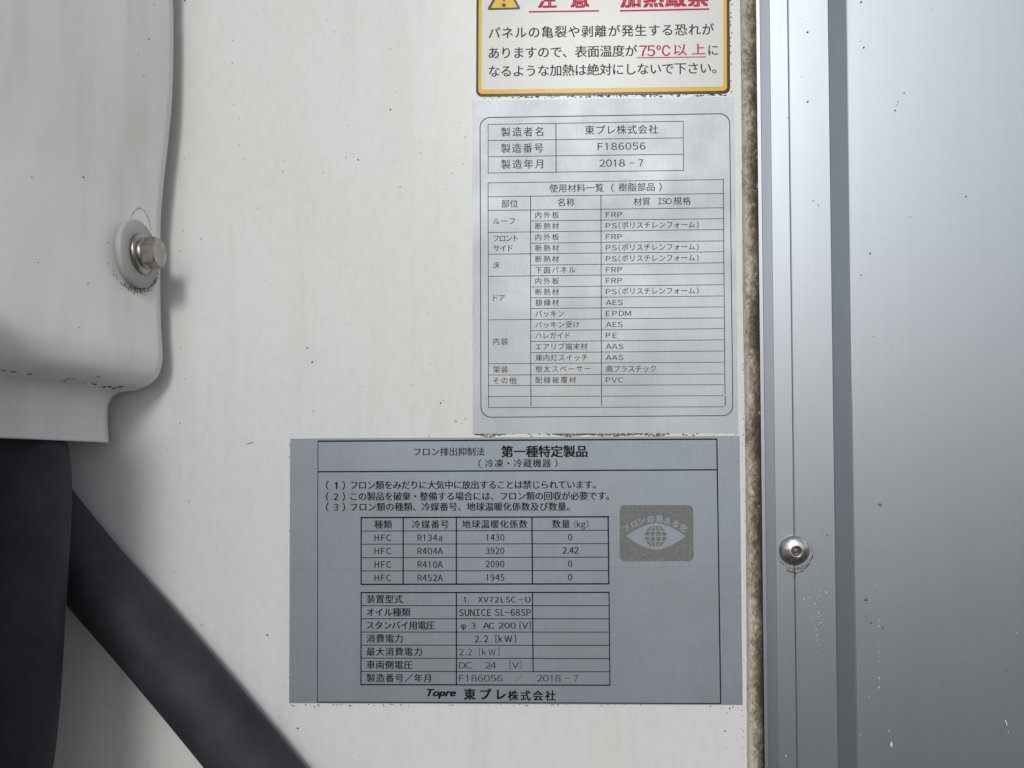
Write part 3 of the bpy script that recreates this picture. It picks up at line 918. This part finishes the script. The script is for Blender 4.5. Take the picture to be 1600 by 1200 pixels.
def catmull(pts, sub):
    out = []
    for i in range(len(pts) - 1):
        p0, p1, p2, p3 = pts[max(i - 1, 0)], pts[i], pts[i + 1], pts[min(i + 2, len(pts) - 1)]
        for k in range(sub):
            t = k / sub
            out.append(.5 * ((2 * p1) + (p2 - p0) * t + (2 * p0 - 5 * p1 + 4 * p2 - p3) * t * t + (3 * p1 - p0 - 3 * p2 + p3) * t ** 3))
    out.append(pts[-1])
    return out


prof = catmull([Vector((at(x, y, GAP).x, 0, at(x, y, GAP).z)) for x, y in prof_px], 5)
RISE = .098
TF = .112                   # depth of the recessed flank; the added shading housing starts behind its front edge


def cowl_off(t):
    # sideways drift of the flank as it comes forward
    return -.15 * t - 1.7 * t * t


def smooth(a, b, x):
    x = min(1, max(0, (x - a) / (b - a)))
    return x * x * (3 - 2 * x)


tv, tf = [], []
rows = []
for k in range(31):
    t = TF * k / 30
    rows.append([(p.x + cowl_off(t), -GAP - t, p.z + RISE * t) for p in prof])
K = len(prof)
for r_ in rows: tv += r_
for j in range(len(rows) - 1):
    for i in range(K - 1):
        a = j * K + i
        tf.append((a, a + 1, a + K + 1, a + K))
unit = empty('refrigeration_unit', (at(120, 690, .1).x, -.1, at(120, 690, .1).z), 'white moulded machine cover with a hex bolt in its flank, above the black hoses', 'machine cover')
tmi = [0] * len(tf)


def flank_x(z, t):
    return min(prof, key=lambda p: abs(p.z + RISE * t - z)).x + cowl_off(t)


def flank_at(px, py):
    for k in range(0, 440):
        t = k * .00025
        p = at(px, py, GAP + t)
        if p.x >= flank_x(p.z, t): return p.z, t
    return None


def flank_spot(z, t, r, el, m):
    b = len(tv)
    n_ = 7
    for k in range(n_):
        a = 2 * math.pi * k / n_
        q = r * random.uniform(.7, 1.2)
        dt, dz = q * math.cos(a) * el, q * math.sin(a)
        tv.append((flank_x(z, t + dt) + .00006 + (b % 7) * 4e-6, -GAP - t - dt, z + dz))
    tf.append(tuple(range(b, b + n_))); tmi.append(m)


for px, py, r in ((241, 7, .0004), (233, 61, .0005), (217, 84, .0003), (225, 118, .0004), (50, 277, .0003), (131, 277, .0005), (138, 443, .0004), (124, 512, .0003),
                  (232, 340, .0003), (60, 410, .0003), (155, 588, .0005), (44, 584, .0005), (90, 609, .0004)):
    q = flank_at(px, py)
    if q: flank_spot(q[0], q[1], r * .75, 1.4, 1)
for x0, y0, x1, y1, n_ in ((162, 604, 192, 605, 16), (100, 594, 116, 591, 4), (0, 578, 28, 581, 7), (132, 598, 160, 602, 3)):
    for _ in range(n_):
        t_ = random.random()
        q = flank_at(x0 + (x1 - x0) * t_, y0 + (y1 - y0) * t_ + random.uniform(-1.5, 1.5))
        if q: flank_spot(q[0], q[1], random.uniform(.00012, .0003), 1.8, random.choice((1, 2, 2)))
for k in range(120):                                    # ghost of an older washer above the bolt
    a = R(random.uniform(20, 165))
    q = flank_at(218 + 19 * math.cos(a) + random.uniform(-.6, .6), 377 - 52 * math.sin(a) + random.uniform(-.6, .6))
    if q: flank_spot(q[0], q[1], random.uniform(.00015, .00035), 1.2, 3)
shell = mesh('shell', tv, tf, [M['cowl'], M['dirt'], M['dirt_brown'], M['stain']], smooth=True, mats=tmi)
adopt(shell, unit)
so = shell.modifiers.new('thick', 'SOLIDIFY'); so.thickness = .0028; so.offset = 1.0

# added housing, unseen at the left, shaped to shade the lower-left wall
def shade_housing_x(z):
    return -.169 - .055 * smooth(.038, .072, z)


HB, HF = -.122, -.40
hz = [-.34 + .84 * k / 40 for k in range(41)]
ring = [(-.95, HB), (None, HB, .012), (None, HB - .004, .003), (None, HB - .012, 0), (None, HF + .04, 0), (None, HF + .012, .008), (None, HF, .035), (-.95, HF)]
hv, hf = [], []
for z in hz:
    for q in ring:
        hv.append((q[0] if q[0] is not None else shade_housing_x(z) - q[2], q[1], z))
m_ = len(ring)
for j in range(len(hz) - 1):
    for k in range(m_):
        q = (k + 1) % m_
        hf.append((j * m_ + k, j * m_ + q, (j + 1) * m_ + q, (j + 1) * m_ + k))
hf.append(tuple(range(m_))); hf.append(tuple(reversed(range(len(hv) - m_, len(hv)))))
hs_ = mesh('shade_housing', hv, hf, M['cowl'])
bm = bmesh.new(); bm.from_mesh(hs_.data); bmesh.ops.recalc_face_normals(bm, faces=bm.faces); bm.to_mesh(hs_.data); bm.free()
adopt(hs_, unit)

# bolt on the flank
BC_t = .0165
bz = at(226, 397, GAP + BC_t)
bx = min(prof, key=lambda p: abs(p.z + RISE * BC_t - bz.z)).x + cowl_off(BC_t)
nb = Vector((1.0, -.03, .05)).normalized()
BC = Vector((bx + .0003, -GAP - BC_t, bz.z))
bm_ = frame_from(nb, .25)
bolt = lathe('bolt', [(.0066, .003), (.0068, .0056), (.0060, .0060)], BC, bm_, M['steel'], unit)
lathe('plastic_washer', [(.0148, -.001), (.0150, .0008), (.0150, .0017), (.0146, .0022), (.0090, .0024)], BC, bm_, M['nylon'], bolt)
lathe('flat_washer', [(.0088, .0024), (.0090, .0034), (.0088, .0041), (.0070, .0044)], BC, bm_, M['steel'], bolt)


def hexhead(name, af, h0, h1, parent):
    v, f = [], []
    n = 72
    def rhex(a):
        q = (a + math.pi / 6) % (math.pi / 3) - math.pi / 6
        return af / 2 / math.cos(q)
    top_r = af / 2 * .97
    rings = []
    for lvl in range(4):
        ring = []
        for k in range(n):
            a = 2 * math.pi * k / n
            r = rhex(a)
            if lvl == 0: p = (r, h0)
            elif lvl == 1: p = (r, h1 - (r - top_r) * .9)
            elif lvl == 2: p = (top_r, h1)
            else: p = (top_r * .05, h1)
            ring.append(len(v))
            v.append(BC + bm_ @ Vector((p[0] * math.cos(a), p[0] * math.sin(a), p[1])))
        rings.append(ring)
    for j in range(3):
        for k in range(n):
            q = (k + 1) % n
            f.append((rings[j][k], rings[j][q], rings[j + 1][q], rings[j + 1][k]))
    f.append(tuple(rings[3]))
    return adopt(mesh(name, v, f, M['steel']), parent)


hexhead('hex_head', .0122, .0054, .0110, bolt)
# algae round the lower rim of the plastic washer
av, af_ = [], []
for _ in range(420):
    a = random.gauss(math.radians(-115), .62)
    q = .0150 + abs(random.gauss(0, .0013))
    c0 = Vector((q * math.cos(a), q * math.sin(a), 0))
    i = len(av)
    s = random.uniform(.0001, .00036)
    for k in range(6):
        b_ = k * math.pi / 3
        av.append(c0 + Vector((s * math.cos(b_) * random.uniform(.6, 1.2), s * math.sin(b_) * random.uniform(.6, 1.2), 0)))
    af_.append(tuple(range(i, i + 6)))
ux, uz = Vector((0, -1, 0)), Vector((0, 0, 1))
wv = []
for k, p in enumerate(av):
    # p.x -> forward along the flank, p.y -> up
    t_ = BC_t + p.x
    zz = BC.z + p.y
    bb = min(prof, key=lambda q: abs(q.z + RISE * t_ - zz)).x + cowl_off(t_)
    wv.append((bb + .0001 + (k // 6 % 7) * 4e-6, -GAP - t_, zz))
adopt(mesh('algae_rim', wv, af_, M['algae']), bolt)

# ------------------------------------------------------------------ hoses
def tube(name, pts, rad_, m, seg=28, sub=10):
    ps = catmull([Vector(p) for p in pts], sub)
    rs = []
    for i in range(len(pts) - 1):
        for k in range(sub): rs.append(rad_[i] + (rad_[i + 1] - rad_[i]) * k / sub)
    rs.append(rad_[-1])
    v, f = [], []
    ref = Vector((0, -1, 0))
    for i, p in enumerate(ps):
        d = (ps[min(i + 1, len(ps) - 1)] - ps[max(i - 1, 0)]).normalized()
        u = d.cross(ref).normalized()
        w_ = d.cross(u)
        for k in range(seg):
            a = 2 * math.pi * k / seg
            v.append(p + (u * math.cos(a) + w_ * math.sin(a)) * rs[i])
    for i in range(len(ps) - 1):
        for k in range(seg):
            q = (k + 1) % seg
            f.append((i * seg + k, i * seg + q, (i + 1) * seg + q, (i + 1) * seg + k))
    return mesh(name, v, f, m, smooth=True)


def axis_pts(lst):
    """(px, py, depth) points"""
    return [at(x, y, d) for x, y, d in lst]


h1 = tube('hose', axis_pts([(-60, 470, .028), (8, 610, .028), (35, 690, .031), (43, 750, .043), (38, 850, .054), (30, 950, .058), (23, 1040, .060), (16, 1120, .060), (6, 1200, .060), (-12, 1290, .060), (-60, 1500, .060), (-120, 2100, .05), (-130, 3600, .05)]),
          [.0158, .0162, .0164, .0161, .0160, .0162, .0165, .0168, .017, .017, .017, .017, .017], M['rubber'])
tag(h1, 'thick black hose hanging straight down from under the white cover at the left edge', 'hose')
dh = .0170
h2 = tube('hose', axis_pts([(58, 790, dh), (95, 838, dh), (155, 910, dh), (225, 990, dh), (310, 1090, dh), (398, 1197, dh), (520, 1345, dh), (700, 1560, dh), (860, 1900, dh), (900, 3600, dh)]),
          [.0152, .0153, .0153, .0153, .0154, .0155, .0155, .0155, .0155, .0155], M['rubber'])
tag(h2, 'black foam-covered hose slanting down to the right across the white panel', 'hose')
